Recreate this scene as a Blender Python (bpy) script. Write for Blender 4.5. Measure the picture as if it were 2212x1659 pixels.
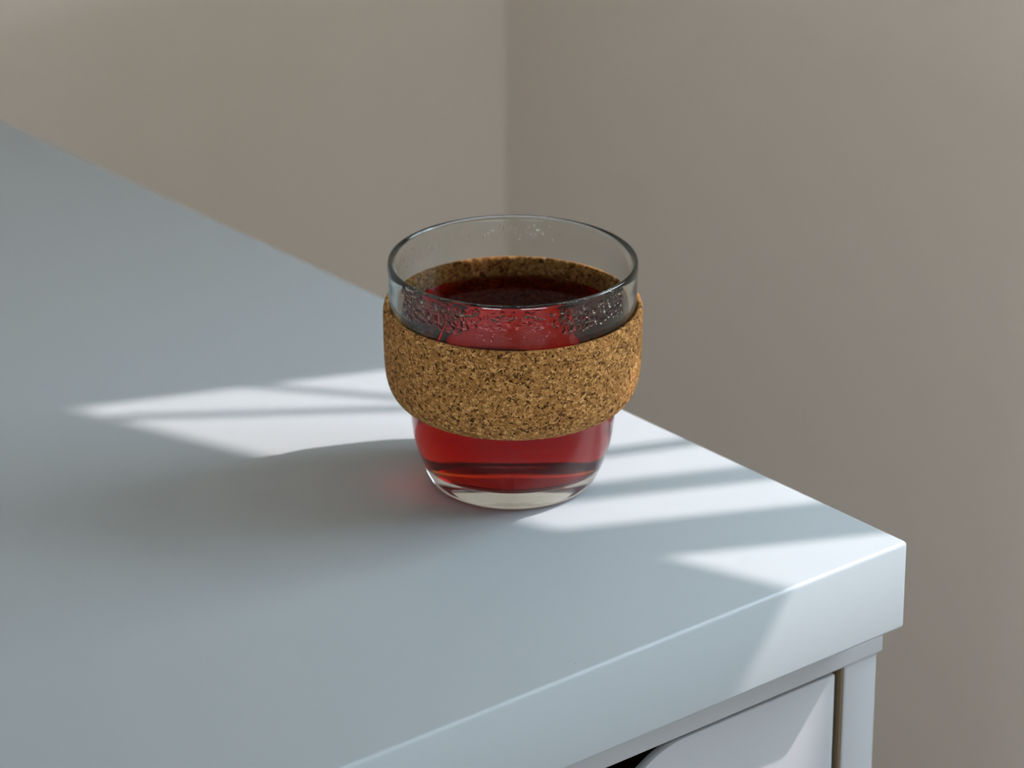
import bpy, bmesh, math, random
import numpy as np
from mathutils import Vector, noise

for o in list(bpy.data.objects):
    bpy.data.objects.remove(o, do_unlink=True)
scene = bpy.context.scene
C = scene.collection
R = math.radians

# ------------------------------------------------------------------ layout
Z0 = 0.74                                   # height of the desk top above the floor
PHI = R(40.1731)                            # desk and room turned against the view
DB = Vector((math.cos(PHI), math.sin(PHI), 0))      # along the desk front
DA = Vector((-math.sin(PHI), math.cos(PHI), 0))     # away from the desk front
K = Vector((0.1243, -0.0481, Z0))           # front right corner of the desk top
GAP = 0.36                                  # desk side to window wall
END = 0.6245                                # desk front to the wall behind it
B_FAR, A_BACK = -2.7, -3.0                  # the two walls behind the camera
CEIL = 2.5
TT = 0.0305                                 # desk top thickness

# ------------------------------------------------------------------ camera
cam_d = bpy.data.cameras.new('camera')
cam = bpy.data.objects.new('camera', cam_d)
C.objects.link(cam)
cam.location = (-0.000294, -1.12954, 0.5243 + Z0)
cam.rotation_euler = (R(90 - 23.5079), 0, 0)
cam_d.sensor_width = 36.0
cam_d.lens = 36.0 * 8253.3 / 2212.0
cam_d.clip_start = 0.05
cam_d.dof.use_dof = True
cam_d.dof.focus_distance = 1.165
cam_d.dof.aperture_fstop = cam_d.lens / 10.0
scene.camera = cam

# ------------------------------------------------------------------ world, sun, exposure
world = bpy.data.worlds.new('sky')
scene.world = world
world.use_nodes = True
bg = world.node_tree.nodes['Background']
bg.inputs['Color'].default_value = (0.75, 0.895, 1.0, 1)
bg.inputs['Strength'].default_value = 12.3

SUN_AZ, SUN_EL = R(72.5), R(46.5)
sun_d = bpy.data.lights.new('sun', 'SUN')
sun = bpy.data.objects.new('sun', sun_d)
C.objects.link(sun)
sdir = Vector((math.sin(SUN_AZ) * math.cos(SUN_EL), math.cos(SUN_AZ) * math.cos(SUN_EL), math.sin(SUN_EL)))
sun.rotation_euler = sdir.to_track_quat('Z', 'Y').to_euler()
sun.location = (4, 1, 6)
sun_d.energy = 3.85
sun_d.color = (1.0, 0.885, 0.86)
sun_d.angle = R(0.7)
sun_d.cycles.is_caustics_light = True

scene.view_settings.view_transform = 'Standard'
scene.view_settings.look = 'None'
scene.view_settings.gamma = 1.0
scene.view_settings.use_curve_mapping = False
scene.view_settings.exposure = 0.0
cy = scene.cycles
cy.max_bounces = 14
cy.diffuse_bounces = 5
cy.glossy_bounces = 5
cy.transmission_bounces = 12
cy.transparent_max_bounces = 8
cy.use_adaptive_sampling = True
cy.adaptive_threshold = 0.06
cy.adaptive_min_samples = 24
cy.use_denoising = True


# sky portals in the window and the two added fill openings (size set where the windows are)
WIN1 = (-0.46, 0.045, 0.14, 1.25)           # a0, a1, height above desk: low, high
FILL_WIN2 = (-2.2, -0.60, -0.45, 0.18)           # b0, b1, low, high
FILL_WIN3 = (-2.2, -1.00, -0.45, 0.18)           # a0, a1, low, high


def room(b, a, z):
    """point in the desk/room frame: b along the front, a away from it, z above the desk top"""
    return K + DB * b + DA * a + Vector((0, 0, z))


def portal(name, loc, direction, sx, sy):
    d = bpy.data.lights.new(name, 'AREA')
    d.shape = 'RECTANGLE'
    d.size, d.size_y = sx, sy
    d.cycles.is_portal = True
    o = bpy.data.objects.new(name, d)
    C.objects.link(o)
    o.location = loc
    o.rotation_euler = (-direction).to_track_quat('Z', 'Y').to_euler()


portal('window_portal', room(GAP + 0.17, (WIN1[0] + WIN1[1]) / 2, (WIN1[2] + WIN1[3]) / 2), -DB,
       WIN1[1] - WIN1[0] + 0.1, WIN1[3] - WIN1[2] + 0.1)
portal('window_portal', room((FILL_WIN2[0] + FILL_WIN2[1]) / 2, A_BACK - 0.17, (FILL_WIN2[2] + FILL_WIN2[3]) / 2), DA,
       FILL_WIN2[1] - FILL_WIN2[0] + 0.1, FILL_WIN2[3] - FILL_WIN2[2] + 0.1)
portal('window_portal', room(B_FAR - 0.17, (FILL_WIN3[0] + FILL_WIN3[1]) / 2, (FILL_WIN3[2] + FILL_WIN3[3]) / 2), DB,
       FILL_WIN3[1] - FILL_WIN3[0] + 0.1, FILL_WIN3[3] - FILL_WIN3[2] + 0.1)


# ------------------------------------------------------------------ materials
def new_mat(name):
    m = bpy.data.materials.new(name)
    m.use_nodes = True
    nt = m.node_tree
    for n in list(nt.nodes):
        nt.nodes.remove(n)
    out = nt.nodes.new('ShaderNodeOutputMaterial')
    return m, nt, out


def N(nt, kind, **kw):
    n = nt.nodes.new(kind)
    for k, v in kw.items():
        if k in n.inputs:
            n.inputs[k].default_value = v
        else:
            setattr(n, k, v)
    return n


def principled(name, color, rough=0.5, spec=0.5, bump=None, var=None):
    m, nt, out = new_mat(name)
    p = N(nt, 'ShaderNodeBsdfPrincipled', Roughness=rough)
    p.inputs['Base Color'].default_value = (*color, 1)
    p.inputs['Specular IOR Level'].default_value = spec
    nt.links.new(p.outputs[0], out.inputs[0])
    tc = N(nt, 'ShaderNodeTexCoord')
    if bump:
        scale, dist = bump
        no = N(nt, 'ShaderNodeTexNoise', Scale=scale, Detail=4.0)
        b = N(nt, 'ShaderNodeBump', Distance=dist, Strength=1.0)
        nt.links.new(tc.outputs['Object'], no.inputs['Vector'])
        nt.links.new(no.outputs[0], b.inputs['Height'])
        nt.links.new(b.outputs[0], p.inputs['Normal'])
    if var:
        scale, amt = var
        no = N(nt, 'ShaderNodeTexNoise', Scale=scale, Detail=3.0)
        mx = N(nt, 'ShaderNodeMix', data_type='RGBA')
        mx.inputs[6].default_value = tuple(c * (1 - amt) for c in color) + (1,)
        mx.inputs[7].default_value = tuple(min(1, c * (1 + amt)) for c in color) + (1,)
        nt.links.new(tc.outputs['Object'], no.inputs['Vector'])
        nt.links.new(no.outputs[0], mx.inputs[0])
        nt.links.new(mx.outputs[2], p.inputs['Base Color'])
    return m


M_WALL = principled('wall_paint', (0.86, 0.765, 0.67), 0.85, 0.2, bump=(160, 0.0004), var=(3.0, 0.02))
M_CEIL = principled('ceiling_paint', (0.62, 0.62, 0.62), 0.9, 0.2)
M_FLOOR = principled('floor_wood', (0.24, 0.17, 0.11), 0.5, 0.4, var=(6.0, 0.15))
M_FRAME = principled('window_frame_paint', (0.80, 0.80, 0.78), 0.4)
M_WHITE = principled('cabinet_white', (0.48, 0.495, 0.525), 0.45, 0.4)
M_BOX = principled('shaded_box_board', (0.20, 0.145, 0.09), 0.7, 0.2)  # brown board, its colour darkened for the shade inside the unit


def laminate():
    m, nt, out = new_mat('desk_laminate')
    p = N(nt, 'ShaderNodeBsdfPrincipled', Roughness=0.42)
    p.inputs['Specular IOR Level'].default_value = 0.32
    nt.links.new(p.outputs[0], out.inputs[0])
    tc = N(nt, 'ShaderNodeTexCoord')
    # sparse dust specks
    vo = N(nt, 'ShaderNodeTexVoronoi', Scale=45.0)
    nt.links.new(tc.outputs['Object'], vo.inputs['Vector'])
    sep = N(nt, 'ShaderNodeSeparateColor')
    nt.links.new(vo.outputs['Color'], sep.inputs[0])
    pick = N(nt, 'ShaderNodeMath', operation='GREATER_THAN')
    pick.inputs[1].default_value = 0.80
    nt.links.new(sep.outputs[0], pick.inputs[0])
    near = N(nt, 'ShaderNodeMath', operation='LESS_THAN')
    near.inputs[1].default_value = 0.011
    nt.links.new(vo.outputs['Distance'], near.inputs[0])
    mul = N(nt, 'ShaderNodeMath', operation='MULTIPLY')
    nt.links.new(pick.outputs[0], mul.inputs[0])
    nt.links.new(near.outputs[0], mul.inputs[1])
    mx = N(nt, 'ShaderNodeMix', data_type='RGBA')
    mx.inputs[6].default_value = (0.465, 0.515, 0.55, 1)
    mx.inputs[7].default_value = (0.25, 0.25, 0.25, 1)
    nt.links.new(mul.outputs[0], mx.inputs[0])
    nt.links.new(mx.outputs[2], p.inputs['Base Color'])
    no = N(nt, 'ShaderNodeTexNoise', Scale=900.0, Detail=2.0)
    b = N(nt, 'ShaderNodeBump', Distance=0.00003, Strength=0.6)
    nt.links.new(tc.outputs['Object'], no.inputs['Vector'])
    nt.links.new(no.outputs[0], b.inputs['Height'])
    nt.links.new(b.outputs[0], p.inputs['Normal'])
    return m


M_DESK = laminate()


def glass_mat(name, ior, color):
    m, nt, out = new_mat(name)
    g = N(nt, 'ShaderNodeBsdfGlass', IOR=ior, Roughness=0.0)
    g.inputs['Color'].default_value = (*color, 1)
    nt.links.new(g.outputs[0], out.inputs['Surface'])
    return m


GLASS_N, TEA_N = 1.47, 1.333
M_GLASS = glass_mat('clear_glass', GLASS_N, (0.98, 0.993, 0.984))


TEA_D, TEA_C = 400.0, (0.936, 0.62, 0.05, 1)


def tea_mat():
    """one liquid, two boundaries: free surface (face attribute 1) against air, sides against the glass"""
    m, nt, out = new_mat('tea')
    r = N(nt, 'ShaderNodeBsdfRefraction', IOR=TEA_N, Roughness=0.0)
    g = N(nt, 'ShaderNodeBsdfGlossy', Roughness=0.02)
    f = N(nt, 'ShaderNodeFresnel', IOR=TEA_N)
    k = N(nt, 'ShaderNodeMath', operation='MULTIPLY')
    k.inputs[1].default_value = 0.25        # reflection scaled down to keep the surface dark
    nt.links.new(f.outputs[0], k.inputs[0])
    top = N(nt, 'ShaderNodeMixShader')
    nt.links.new(k.outputs[0], top.inputs[0])
    nt.links.new(r.outputs[0], top.inputs[1])
    nt.links.new(g.outputs[0], top.inputs[2])
    side = N(nt, 'ShaderNodeBsdfGlass', IOR=TEA_N / GLASS_N, Roughness=0.0)
    side.inputs['Color'].default_value = (1, 1, 1, 1)
    at = N(nt, 'ShaderNodeAttribute', attribute_name='free_surface')
    mx = N(nt, 'ShaderNodeMixShader')
    nt.links.new(at.outputs['Fac'], mx.inputs[0])
    nt.links.new(side.outputs[0], mx.inputs[1])
    nt.links.new(top.outputs[0], mx.inputs[2])
    nt.links.new(mx.outputs[0], out.inputs['Surface'])
    v = N(nt, 'ShaderNodeVolumeAbsorption', Density=TEA_D)
    v.inputs['Color'].default_value = TEA_C
    nt.links.new(v.outputs[0], out.inputs['Volume'])
    return m


M_TEA = tea_mat()


def cork_mat():
    m, nt, out = new_mat('cork')
    p = N(nt, 'ShaderNodeBsdfPrincipled', Roughness=0.85)
    p.inputs['Specular IOR Level'].default_value = 0.2
    nt.links.new(p.outputs[0], out.inputs[0])
    tc = N(nt, 'ShaderNodeTexCoord')
    wob = N(nt, 'ShaderNodeTexNoise', Scale=900.0, Detail=2.0)
    nt.links.new(tc.outputs['Object'], wob.inputs['Vector'])
    add = N(nt, 'ShaderNodeMixRGB', blend_type='LINEAR_LIGHT')
    add.inputs[0].default_value = 0.0012
    nt.links.new(tc.outputs['Object'], add.inputs[1])
    nt.links.new(wob.outputs['Color'], add.inputs[2])
    vo = N(nt, 'ShaderNodeTexVoronoi', Scale=1300.0)
    nt.links.new(add.outputs[0], vo.inputs['Vector'])
    sep = N(nt, 'ShaderNodeSeparateColor')
    nt.links.new(vo.outputs['Color'], sep.inputs[0])
    ramp = N(nt, 'ShaderNodeValToRGB')
    e = ramp.color_ramp.elements
    e[0].position, e[0].color = 0.0, (0.05, 0.017, 0.004, 1)
    e[1].position, e[1].color = 1.0, (0.74, 0.40, 0.145, 1)
    for pos, col in ((0.10, (0.14, 0.054, 0.012, 1)), (0.30, (0.33, 0.148, 0.036, 1)), (0.75, (0.48, 0.23, 0.068, 1))):
        k = e.new(pos)
        k.color = col
    nt.links.new(sep.outputs[0], ramp.inputs[0])
    # dark gaps between the granules
    ed = N(nt, 'ShaderNodeTexNoise', Scale=2300.0, Detail=2.0, Roughness=0.6)
    nt.links.new(tc.outputs['Object'], ed.inputs['Vector'])
    er = N(nt, 'ShaderNodeValToRGB')
    er.color_ramp.elements[0].position, er.color_ramp.elements[0].color = 0.30, (0.20, 0.14, 0.09, 1)
    er.color_ramp.elements[1].position, er.color_ramp.elements[1].color = 0.44, (1, 1, 1, 1)
    nt.links.new(ed.outputs[0], er.inputs[0])
    mul = N(nt, 'ShaderNodeMixRGB', blend_type='MULTIPLY')
    mul.inputs[0].default_value = 1.0
    nt.links.new(ramp.outputs[0], mul.inputs[1])
    nt.links.new(er.outputs[0], mul.inputs[2])
    nt.links.new(mul.outputs[0], p.inputs['Base Color'])
    hsum = N(nt, 'ShaderNodeMath', operation='ADD')
    nt.links.new(ed.outputs[0], hsum.inputs[0])
    nt.links.new(sep.outputs[0], hsum.inputs[1])
    b = N(nt, 'ShaderNodeBump', Distance=0.0004, Strength=0.8)
    nt.links.new(hsum.outputs[0], b.inputs['Height'])
    nt.links.new(b.outputs[0], p.inputs['Normal'])
    return m


M_CORK = cork_mat()


def shadow_curtain_mat():
    m, nt, out = new_mat('shadow_curtain_cloth')
    d = N(nt, 'ShaderNodeBsdfDiffuse')
    d.inputs['Color'].default_value = (0.75, 0.75, 0.74, 1)
    t = N(nt, 'ShaderNodeBsdfTranslucent')
    t.inputs['Color'].default_value = (0.72, 0.74, 0.76, 1)
    mx = N(nt, 'ShaderNodeMixShader')
    mx.inputs[0].default_value = 0.22
    nt.links.new(d.outputs[0], mx.inputs[1])
    nt.links.new(t.outputs[0], mx.inputs[2])
    nt.links.new(mx.outputs[0], out.inputs[0])
    return m


def pane_mat():
    m, nt, out = new_mat('window_glass')
    t = N(nt, 'ShaderNodeBsdfTransparent')
    g = N(nt, 'ShaderNodeBsdfGlossy', Roughness=0.0)
    mx = N(nt, 'ShaderNodeMixShader')
    mx.inputs[0].default_value = 0.05
    nt.links.new(t.outputs[0], mx.inputs[1])
    nt.links.new(g.outputs[0], mx.inputs[2])
    nt.links.new(mx.outputs[0], out.inputs[0])
    return m


M_SHADOW_CURTAIN = shadow_curtain_mat()
M_PANE = pane_mat()


# ------------------------------------------------------------------ mesh helpers
def link(name, mesh, mats, parent=None):
    o = bpy.data.objects.new(name, mesh)
    C.objects.link(o)
    for m in (mats if isinstance(mats, (list, tuple)) else [mats]):
        mesh.materials.append(m)
    if parent:
        o.parent = parent
    return o


def in_room(o):
    """place an object built in the desk/room frame"""
    o.location = K
    o.rotation_euler = (0, 0, PHI)
    return o


def tag(o, label, cat, group=None):
    o['label'] = label
    o['category'] = cat
    if group:
        o['group'] = group
    return o


def add_box(bm, x0, x1, y0, y1, z0, z1, bevel=0.0, segs=2):
    r = bmesh.ops.create_cube(bm, size=1.0)
    vs = r['verts']
    for v in vs:
        v.co = ((x0 + x1) / 2 + v.co.x * (x1 - x0), (y0 + y1) / 2 + v.co.y * (y1 - y0), (z0 + z1) / 2 + v.co.z * (z1 - z0))
    if bevel > 0:
        es = {e for v in vs for e in v.link_edges}
        bmesh.ops.bevel(bm, geom=list(es), offset=bevel, segments=segs, affect='EDGES', profile=0.5)


def boxes(name, blist, mat, parent=None, bevel=0.0, segs=2, smooth=False):
    bm = bmesh.new()
    for b in blist:
        add_box(bm, *b, bevel=bevel, segs=segs)
    me = bpy.data.meshes.new(name)
    bm.normal_update()
    bm.to_mesh(me)
    bm.free()
    if smooth:
        me.shade_smooth()
        me.set_sharp_from_angle(angle=R(50))
    return link(name, me, mat, parent)


def structure(o):
    o['kind'] = 'structure'
    return o


# ------------------------------------------------------------------ room shell
TH = 0.15
zf, zc = -Z0, CEIL - Z0
B1, A1 = GAP, END
structure(in_room(boxes('floor', [(B_FAR - TH, B1 + TH, A_BACK - TH, A1 + TH, zf - 0.1, zf)], M_FLOOR)))
structure(in_room(boxes('ceiling', [(B_FAR - TH, B1 + TH, A_BACK - TH, A1 + TH, zc, zc + 0.1)], M_CEIL)))
structure(in_room(boxes('wall_left', [(B_FAR - TH, B1 + TH, A1, A1 + TH, zf, zc)], M_WALL)))
a0, a1, h0, h1 = WIN1
structure(in_room(boxes('wall_right', [(B1, B1 + TH, A_BACK, a0, zf, zc), (B1, B1 + TH, a1, A1, zf, zc),
                                       (B1, B1 + TH, a0, a1, zf, h0), (B1, B1 + TH, a0, a1, h1, zc)], M_WALL)))
c0, c1, g0, g1 = FILL_WIN2
structure(in_room(boxes('wall_back', [(B_FAR - TH, c0, A_BACK - TH, A_BACK, zf, zc), (c1, B1 + TH, A_BACK - TH, A_BACK, zf, zc),
                                      (c0, c1, A_BACK - TH, A_BACK, zf, g0), (c0, c1, A_BACK - TH, A_BACK, g1, zc)], M_WALL)))
d0, d1, e0, e1 = FILL_WIN3
structure(in_room(boxes('wall_front', [(B_FAR - TH, B_FAR, A_BACK, d0, zf, zc), (B_FAR - TH, B_FAR, d1, A1, zf, zc),
                                       (B_FAR - TH, B_FAR, d0, d1, zf, e0), (B_FAR - TH, B_FAR, d0, d1, e1, zc)], M_WALL)))
structure(in_room(boxes('baseboard_left', [(B_FAR, B1, A1 - 0.012, A1, zf, zf + 0.07)], M_FRAME, bevel=0.003)))
structure(in_room(boxes('baseboard_right', [(B1 - 0.012, B1, A_BACK, A1 - 0.012, zf, zf + 0.07)], M_FRAME, bevel=0.003)))

# window beside the desk, standing open: frame, plus uprights added to cast shadow bands
w1 = bpy.data.objects.new('window_1', None)
C.objects.link(w1)
structure(in_room(w1))
fo = B1 + 0.10
boxes('window_frame', [(fo, fo + 0.04, a0, a0 + 0.04, h0, h1), (fo, fo + 0.04, a1 - 0.04, a1, h0, h1),
                       (fo, fo + 0.04, a0 + 0.04, a1 - 0.04, h0, h0 + 0.04),
                       (fo, fo + 0.04, a0 + 0.04, a1 - 0.04, h1 - 0.04, h1)], M_FRAME, w1, bevel=0.002)
for am, wd, lean in ((-0.0525, 0.0065, 0.0), (-0.0830, 0.0120, 0.05), (-0.1265, 0.028, 0.07)):
    bar = boxes('shadow_bar', [(B1 + 0.001, B1 + 0.007, am - wd / 2, am + wd / 2, h0, h1)], M_FRAME, w1, bevel=0.001)
    for v in bar.data.vertices:             # two are leaned to fan out their shadow bands
        v.co.y += lean * (v.co.z - 0.45)


# thin unseen rods, added to cast two narrow stripes of shadow
def rod(name, p, q, rad, mat, parent):
    bm = bmesh.new()
    p, q = Vector(p), Vector(q)
    L = (q - p).length
    bmesh.ops.create_cone(bm, segments=10, radius1=rad, radius2=rad, depth=L, cap_ends=True)
    rot = (q - p).to_track_quat('Z', 'Y').to_matrix().to_4x4()
    bmesh.ops.transform(bm, verts=bm.verts, matrix=rot)
    bmesh.ops.translate(bm, verts=bm.verts, vec=(p + q) / 2)
    me = bpy.data.meshes.new(name)
    bm.to_mesh(me)
    bm.free()
    me.shade_smooth()
    return link(name, me, mat, parent)


# unseen cloth added here, its slanted hem shaped to bound the sunlit patch
def make_shadow_curtain():
    t = bpy.data.objects.new('shadow_curtain', None)
    C.objects.link(t)
    in_room(t)
    tag(t, 'unseen white cloth added across the window to cut off the sunlight', 'shadow_curtain')
    hem = [(0.10, 0.5910), (0.045, 0.5645), (-0.20, 0.4465), (-0.52, 0.354)]
    n, m = 140, 12
    top = h1 + 0.06
    verts, faces = [], []
    for i in range(n + 1):
        a = 0.10 + (-0.52 - 0.10) * i / n
        hz = float(np.interp(-a, [-p[0] for p in hem], [p[1] for p in hem]))
        for j in range(m + 1):
            f = j / m
            z = hz + (top - hz) * f
            fold = 0.005 * math.sin(a * 70 + 2 * math.sin(a * 9)) * min(1, f * 1.2)
            verts.append((B1 - 0.008 + fold - 0.004 * f, a, z))
    for i in range(n):
        for j in range(m):
            k = i * (m + 1) + j
            faces.append((k, k + m + 1, k + m + 2, k + 1))
    me = bpy.data.meshes.new('cloth')
    me.from_pydata(verts, [], faces)
    me.shade_smooth()
    cl = link('cloth', me, M_SHADOW_CURTAIN, t)
    so = cl.modifiers.new('thick', 'SOLIDIFY')
    so.thickness = 0.0012
    rod('shadow_curtain_rod', (B1 - 0.013, 0.14, top - 0.004), (B1 - 0.013, -0.58, top - 0.004), 0.008, M_FRAME, t)
    rod('shadow_rod', (B1 - 0.004, 0.060, 0.520), (B1 - 0.004, 0.012, 0.4545), 0.0022, M_SHADOW_CURTAIN, t)
    rod('shadow_rod', (B1 - 0.004, 0.034, 0.560), (B1 - 0.004, 0.006, 0.455), 0.0024, M_SHADOW_CURTAIN, t)


make_shadow_curtain()

# fill window added behind the camera, kept low to brighten the walls
w2 = bpy.data.objects.new('fill_window_2', None)
C.objects.link(w2)
structure(in_room(w2))
fo = A_BACK - 0.12
cm = (c0 + c1) / 2
boxes('window_frame', [(c0, c0 + 0.05, fo, fo + 0.04, g0, g1), (c1 - 0.05, c1, fo, fo + 0.04, g0, g1),
                       (cm - 0.025, cm + 0.025, fo, fo + 0.04, g0 + 0.05, g1 - 0.05),
                       (c0 + 0.05, c1 - 0.05, fo, fo + 0.04, g0, g0 + 0.05),
                       (c0 + 0.05, c1 - 0.05, fo, fo + 0.04, g1 - 0.05, g1)], M_FRAME, w2, bevel=0.002)
for x0, x1 in ((c0 + 0.05, cm - 0.025), (cm + 0.025, c1 - 0.05)):
    boxes('pane', [(x0, x1, fo + 0.018, fo + 0.022, g0 + 0.05, g1 - 0.05)], M_PANE, w2)

# second low fill window, added to brighten the right wall
w3 = bpy.data.objects.new('fill_window_3', None)
C.objects.link(w3)
structure(in_room(w3))
fo = B_FAR - 0.12
cm = (d0 + d1) / 2
boxes('window_frame', [(fo, fo + 0.04, d0, d0 + 0.05, e0, e1), (fo, fo + 0.04, d1 - 0.05, d1, e0, e1),
                       (fo, fo + 0.04, cm - 0.025, cm + 0.025, e0 + 0.05, e1 - 0.05),
                       (fo, fo + 0.04, d0 + 0.05, d1 - 0.05, e0, e0 + 0.05),
                       (fo, fo + 0.04, d0 + 0.05, d1 - 0.05, e1 - 0.05, e1)], M_FRAME, w3, bevel=0.002)
for x0, x1 in ((d0 + 0.05, cm - 0.025), (cm + 0.025, d1 - 0.05)):
    boxes('pane', [(fo + 0.018, fo + 0.022, x0, x1, e0 + 0.05, e1 - 0.05)], M_PANE, w3)

# ------------------------------------------------------------------ desk
DESK_W, DESK_D = 1.00, 0.60
top = in_room(boxes('desk_top', [(-DESK_W, 0, 0, DESK_D, -TT, 0)], M_DESK, bevel=0.0014, segs=3, smooth=True))
tag(top, 'thick white laminate desk top under the tea cup', 'desk')

# ------------------------------------------------------------------ drawer unit under the desk
REC = 0.0152                                # its front stands back from the desk edge
unit = bpy.data.objects.new('drawer_unit', None)
C.objects.link(unit)
in_room(unit)
tag(unit, 'white drawer unit with scooped drawer front under the desk corner', 'drawer unit')
UW, UD = 0.36, 0.56
xr = 0.0040
xl = xr - UW
PANEL = 0.0144
ztop = -TT
zrail = -0.0468
boxes('top_panel', [(xl - 0.0018, xr + 0.0018, REC - 0.0012, REC + UD, zrail, ztop)], M_WHITE, unit, bevel=0.0014, segs=3, smooth=True)
for x0 in (xl, xr - PANEL):
    boxes('side_panel', [(x0, x0 + PANEL, REC, REC + UD, -Z0, zrail)], M_WHITE, unit, bevel=0.0008, segs=2, smooth=True)
boxes('back_panel', [(xl + PANEL, xr - PANEL, REC + UD - 0.01, REC + UD, -Z0 + 0.02, zrail)], M_WHITE, unit)
boxes('bottom_panel', [(xl + PANEL, xr - PANEL, REC + 0.004, REC + UD - 0.01, -Z0 + 0.02, -Z0 + 0.034)], M_WHITE, unit)


for n_, b_ in (('side', (xl + PANEL, xl + PANEL + 0.0012, REC + 0.0006, REC + UD - 0.01, -Z0 + 0.034, zrail)),
               ('side', (xr - PANEL - 0.0012, xr - PANEL, REC + 0.0006, REC + UD - 0.01, -Z0 + 0.034, zrail)),
               ('top', (xl + PANEL + 0.0012, xr - PANEL - 0.0012, REC + 0.0045, REC + UD - 0.01, zrail - 0.0012, zrail)),
               ('back', (xl + PANEL + 0.0012, xr - PANEL - 0.0012, REC + UD - 0.0112, REC + UD - 0.01, -Z0 + 0.034, zrail - 0.0012))):
    boxes('shade_board', [b_], M_BOX, unit)  # thin dark linings put the unlit inside of the unit into colour


def scoop(x, xc, half):
    """depth of the hand cut-out below the drawer's top edge"""
    u = half - abs(x - xc)
    if u <= 0:
        return 0.0
    r = 0.034
    if u < r * math.sin(R(50)):
        return r - math.sqrt(r * r - u * u)
    base = r - r * math.cos(R(50))
    u -= r * math.sin(R(50))
    u2 = r * math.sin(R(50))
    if u < u2:
        v = u2 - u
        return base + (base - (r - math.sqrt(r * r - v * v)))
    return 2 * base


def drawer_front(x0, x1, zt, zb, y0, thick):
    xc, half = (x0 + x1) / 2, (x1 - x0) / 2 - 0.0645
    n = 140
    top = [(x0 + (x1 - x0) * i / n) for i in range(n + 1)]
    ring = [(x, zt - scoop(x, xc, half)) for x in top]
    bm = bmesh.new()
    f = [bm.verts.new((x, y0, z)) for x, z in ring]
    fb = [bm.verts.new((x, y0, zb)) for x in top]
    b = [bm.verts.new((x, y0 + thick, z)) for x, z in ring]
    bb = [bm.verts.new((x, y0 + thick, zb)) for x in top]
    for i in range(n):
        bm.faces.new((f[i], fb[i], fb[i + 1], f[i + 1]))
        bm.faces.new((b[i + 1], bb[i + 1], bb[i], b[i]))
        bm.faces.new((f[i], f[i + 1], b[i + 1], b[i]))
        bm.faces.new((fb[i + 1], fb[i], bb[i], bb[i + 1]))
    bm.faces.new((f[0], b[0], bb[0], fb[0]))
    bm.faces.new((f[n], fb[n], bb[n], b[n]))
    bm.normal_update()
    es = [e for e in bm.edges if e.calc_face_angle(0) > R(40)]
    bmesh.ops.bevel(bm, geom=es, offset=0.0007, segments=2, affect='EDGES', profile=0.5)
    me = bpy.data.meshes.new('drawer')
    bm.to_mesh(me)
    bm.free()
    me.shade_smooth()
    me.set_sharp_from_angle(angle=R(35))
    return me


dx0, dx1 = xl + PANEL + 0.0044, xr - PANEL - 0.0044
zt = zrail - 0.0013
heights = [0.105, 0.105, 0.138, 0.138, 0.150]
for h in heights:
    me = drawer_front(dx0, dx1, zt, zt - h, REC, 0.0035)
    d = link('drawer', me, M_WHITE, unit)
    zb = zt - h
    bx0, bx1, by0, by1, bt = dx0 + 0.001, dx1 - 0.001, REC + 0.0037, REC + 0.50, zt - 0.006
    boxes('drawer_box', [(bx0, bx0 + 0.01, by0, by1, zb + 0.01, bt), (bx1 - 0.01, bx1, by0, by1, zb + 0.01, bt),
                         (bx0 + 0.01, bx1 - 0.01, by1 - 0.01, by1, zb + 0.01, bt),
                         (bx0 + 0.01, bx1 - 0.01, by0, by1 - 0.01, zb + 0.01, zb + 0.016)], M_BOX, d)
    zt = zb - 0.003


# a second unit carries the other end of the desk top
other = unit.copy()
C.objects.link(other)
other.location = room(-DESK_W + UW - 2 * xr, 0, 0)
other['label'] = 'white drawer unit under the end of the desk away from the window'
for ch in list(unit.children):
    c = ch.copy()
    C.objects.link(c)
    c.parent = other
    for g in ch.children:
        d = g.copy()
        C.objects.link(d)
        d.parent = c
for u in (unit, other):
    u['group'] = 'drawer units under the desk top'


# ------------------------------------------------------------------ cup
def spline(pts, n):
    """Catmull-Rom through the points, evenly resampled"""
    P = np.array(pts, float)
    Q = np.vstack([2 * P[0] - P[1], P, 2 * P[-1] - P[-2]])
    out = []
    for i in range(1, len(Q) - 2):
        t = np.linspace(0, 1, 40, endpoint=False)[:, None]
        p0, p1, p2, p3 = Q[i - 1], Q[i], Q[i + 1], Q[i + 2]
        out.append(0.5 * (2 * p1 + (p2 - p0) * t + (2 * p0 - 5 * p1 + 4 * p2 - p3) * t ** 2 + (3 * p1 - p0 - 3 * p2 + p3) * t ** 3))
    out.append(P[-1:])
    D = np.vstack(out)
    s = np.concatenate([[0], np.cumsum(np.hypot(*np.diff(D, axis=0).T))])
    u = np.linspace(0, s[-1], n)
    return np.stack([np.interp(u, s, D[:, 0]), np.interp(u, s, D[:, 1])], 1)


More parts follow.
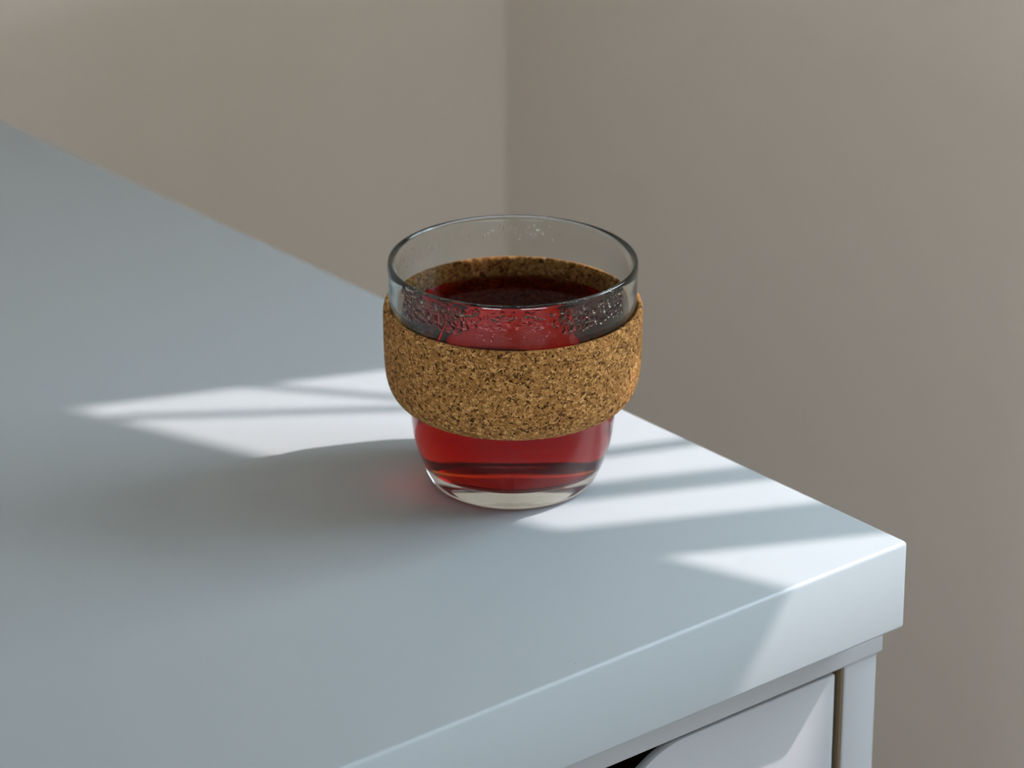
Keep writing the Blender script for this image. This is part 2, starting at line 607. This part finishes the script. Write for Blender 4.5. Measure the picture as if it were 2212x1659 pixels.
def revolve(name, prof, segs, mats, slots=None, parent=None, close=False, disp=None):
    """lathe a profile of (radius, height); ends on the axis are closed with a fan"""
    prof = np.asarray(prof, float)
    th = np.linspace(0, 2 * math.pi, segs, endpoint=False)
    n = len(prof)
    r = np.repeat(prof[:, 0][:, None], segs, 1)
    z = np.repeat(prof[:, 1][:, None], segs, 1)
    if disp is not None:
        r = r + disp
    V = np.stack([r * np.cos(th), r * np.sin(th), z], -1).reshape(-1, 3)
    i = np.arange(n - 1 if not close else n)[:, None]
    j = np.arange(segs)[None, :]
    i2, j2 = (i + 1) % n, (j + 1) % segs
    F = np.stack([i * segs + j, i * segs + j2, i2 * segs + j2, i2 * segs + j], -1).reshape(-1, 4)
    mi = np.repeat(np.array(slots if slots is not None else [0] * len(i)), segs)
    me = bpy.data.meshes.new(name)
    me.from_pydata(V.tolist(), [], F.tolist())
    o = link(name, me, mats, parent)
    me.polygons.foreach_set('material_index', mi.astype(np.int32))
    bm = bmesh.new()
    bm.from_mesh(me)
    bmesh.ops.remove_doubles(bm, verts=bm.verts, dist=1e-6)
    bmesh.ops.recalc_face_normals(bm, faces=bm.faces)
    bm.to_mesh(me)
    bm.free()
    me.shade_smooth()
    me.update()
    return o


TEA_Z = 0.0558
outer = [(0.0, 0.0018), (0.010, 0.0017), (0.0175, 0.0013), (0.0215, 0.0006), (0.0235, 0.0001), (0.0246, 0.0), (0.0259, 0.0006), (0.0273, 0.0024),
         (0.0293, 0.0068), (0.0308, 0.0110), (0.0321, 0.0160), (0.0328, 0.0210), (0.0334, 0.0270), (0.0341, 0.0330),
         (0.0358, 0.0400), (0.0378, 0.0470), (0.0391, 0.0540), (0.0396, 0.0600), (0.0397, 0.0680), (0.0398, 0.0720),
         (0.0400, 0.0743), (0.0399, 0.0754)]
lip = [(0.0399, 0.0754), (0.0397, 0.0760), (0.0392, 0.0763), (0.0387, 0.0761), (0.0384, 0.0756), (0.0382, 0.0748)]
inner_top = [(0.0382, 0.0748), (0.0380, 0.0720), (0.0378, 0.0680), (0.0376, 0.0620), (0.0371, TEA_Z)]
inner_low = [(0.0371, TEA_Z), (0.0366, 0.0520), (0.0359, 0.0485), (0.0342, 0.0420), (0.0324, 0.0350), (0.0313, 0.0280), (0.0307, 0.0220),
             (0.0298, 0.0165), (0.0278, 0.0115), (0.0245, 0.0078), (0.0200, 0.0064), (0.0120, 0.0060), (0.0, 0.0060)]
SEG = 960
pa, pb, pc = spline(outer, 70), spline(lip, 14), spline(inner_top, 96)
prof = np.vstack([pa, pb[1:], pc[1:]])
n_dry = len(pa) + len(pb) - 1 + len(pc) - 1

# condensation: water beads standing on the inside of the wall above the tea
rng = np.random.default_rng(7)
disp = np.zeros((len(prof), SEG))
row0, row1 = len(pa) + len(pb) - 1, n_dry
zrow = prof[row0:row1, 1]
thc = np.linspace(0, 2 * math.pi, SEG, endpoint=False)
FRONT = 1.5 * math.pi


def bead(theta, zc_, rad, hgt, run=1.0):
    dt = (thc - theta + math.pi) % (2 * math.pi) - math.pi
    x = dt * 0.0378
    cols = np.where(np.abs(x) < rad * 1.05)[0]
    yy = (zrow - zc_)[:, None]
    yy = np.where(yy > 0, yy / run, yy)
    d2 = (x[cols][None, :] ** 2 + yy ** 2) / rad ** 2
    h = hgt * np.sqrt(np.clip(1 - d2, 0, 1))
    blk = disp[row0:row1]
    blk[:, cols] = np.minimum(blk[:, cols], -h)


def scatter(n, t0, t1, z0, z1, r0, r1, flat=(0.25, 0.45), run=(1.0, 1.3)):
    for _ in range(n):
        rad = r0 + (r1 - r0) * rng.random() ** 2.2
        bead(FRONT + R(rng.uniform(t0, t1)), rng.uniform(z0, z1), rad, rad * rng.uniform(*flat), rng.uniform(*run))


scatter(230, -62, -22, 0.0648, 0.0735, 0.00025, 0.0010, (0.3, 0.5), (1.0, 1.8))
scatter(200, -24, 26, 0.0682, 0.0735, 0.00022, 0.0010, (0.2, 0.4), (1.0, 1.4))
scatter(420, -30, 34, 0.0640, 0.0720, 0.00018, 0.00042, (0.2, 0.35))
scatter(230, 24, 62, 0.0655, 0.0735, 0.00025, 0.0009, (0.3, 0.5), (1.0, 1.6))
scatter(150, 200, 250, 0.0665, 0.0735, 0.00020, 0.0006, (0.10, 0.22))
scatter(120, 150, 202, 0.0680, 0.0735, 0.00020, 0.0005, (0.08, 0.18))

cup = bpy.data.objects.new('tea_cup', None)
C.objects.link(cup)
cup.location = (0, 0, Z0)
tag(cup, 'clear glass cup with a cork sleeve standing on the white desk', 'cup')
glass = revolve('glass_body', prof, SEG, [M_GLASS], None, cup, disp=disp)

# cork sleeve
sl_out = [(0.0400, 0.0615), (0.0406, 0.0615), (0.0411, 0.0611), (0.04140, 0.0602), (0.04152, 0.0590), (0.04155, 0.0570), (0.04148, 0.0500), (0.04128, 0.0430),
          (0.0411, 0.0400), (0.0407, 0.0370), (0.0398, 0.0340), (0.0384, 0.0315), (0.0368, 0.0298), (0.0357, 0.0291), (0.0350, 0.0289), (0.0344, 0.0291)]
sl_in = [(0.0344, 0.0291), (0.0344, 0.0305), (0.0346, 0.0345), (0.0361, 0.0405), (0.0381, 0.0475), (0.0393, 0.0540), (0.03975, 0.0600),
         (0.03985, 0.0611), (0.0400, 0.0615)]
so, si = spline(sl_out, 120), spline(sl_in, 40)
sprof = np.vstack([so, si[1:-1]])
SS = 720
sd = np.zeros((len(sprof), SS))
ths = np.linspace(0, 2 * math.pi, SS, endpoint=False)
for i in range(len(so)):
    rr, zz = so[i]
    k = min(1.0, i / 4, (len(so) - 1 - i) / 3)
    edge = 1.0 + 1.6 * math.exp(-((zz - 0.0612) / 0.0012) ** 2)
    for j in range(SS):
        x, y = rr * math.cos(ths[j]), rr * math.sin(ths[j])
        v = noise.noise(Vector((x, y, zz)) * 1100) + 0.6 * noise.noise(Vector((x, y, zz)) * 2300)
        sd[i, j] = 0.00010 * k * edge * v
sleeve = revolve('cork_sleeve', sprof, SS, [M_CORK], None, cup, close=True, disp=sd)
sleeve['label'] = 'brown cork sleeve'

# ------------------------------------------------------------------ tea
# the tea fills the glass: its sides are the glass's inner wall below the surface
tea_in = spline(inner_low, 60)
tprof = np.vstack([[(0.0, TEA_Z)], [(0.018, TEA_Z)], tea_in])
tea = revolve('tea', tprof, SEG, [M_TEA], None, None)
fs = tea.data.attributes.new('free_surface', 'FLOAT', 'FACE')
fs.data.foreach_set('value', [1.0 if min(tea.data.vertices[i].co.z for i in p.vertices) > TEA_Z - 1e-5 else 0.0 for p in tea.data.polygons])
tea.data.set_sharp_from_angle(angle=R(40))
tea.location = (0, 0, Z0)
tag(tea, 'dark red tea filling the glass cup almost to the sleeve top', 'tea')

# sunlight focused by the glass and the tea onto the desk
for o in (glass, tea):
    o.cycles.is_caustics_caster = True
top.cycles.is_caustics_receiver = True
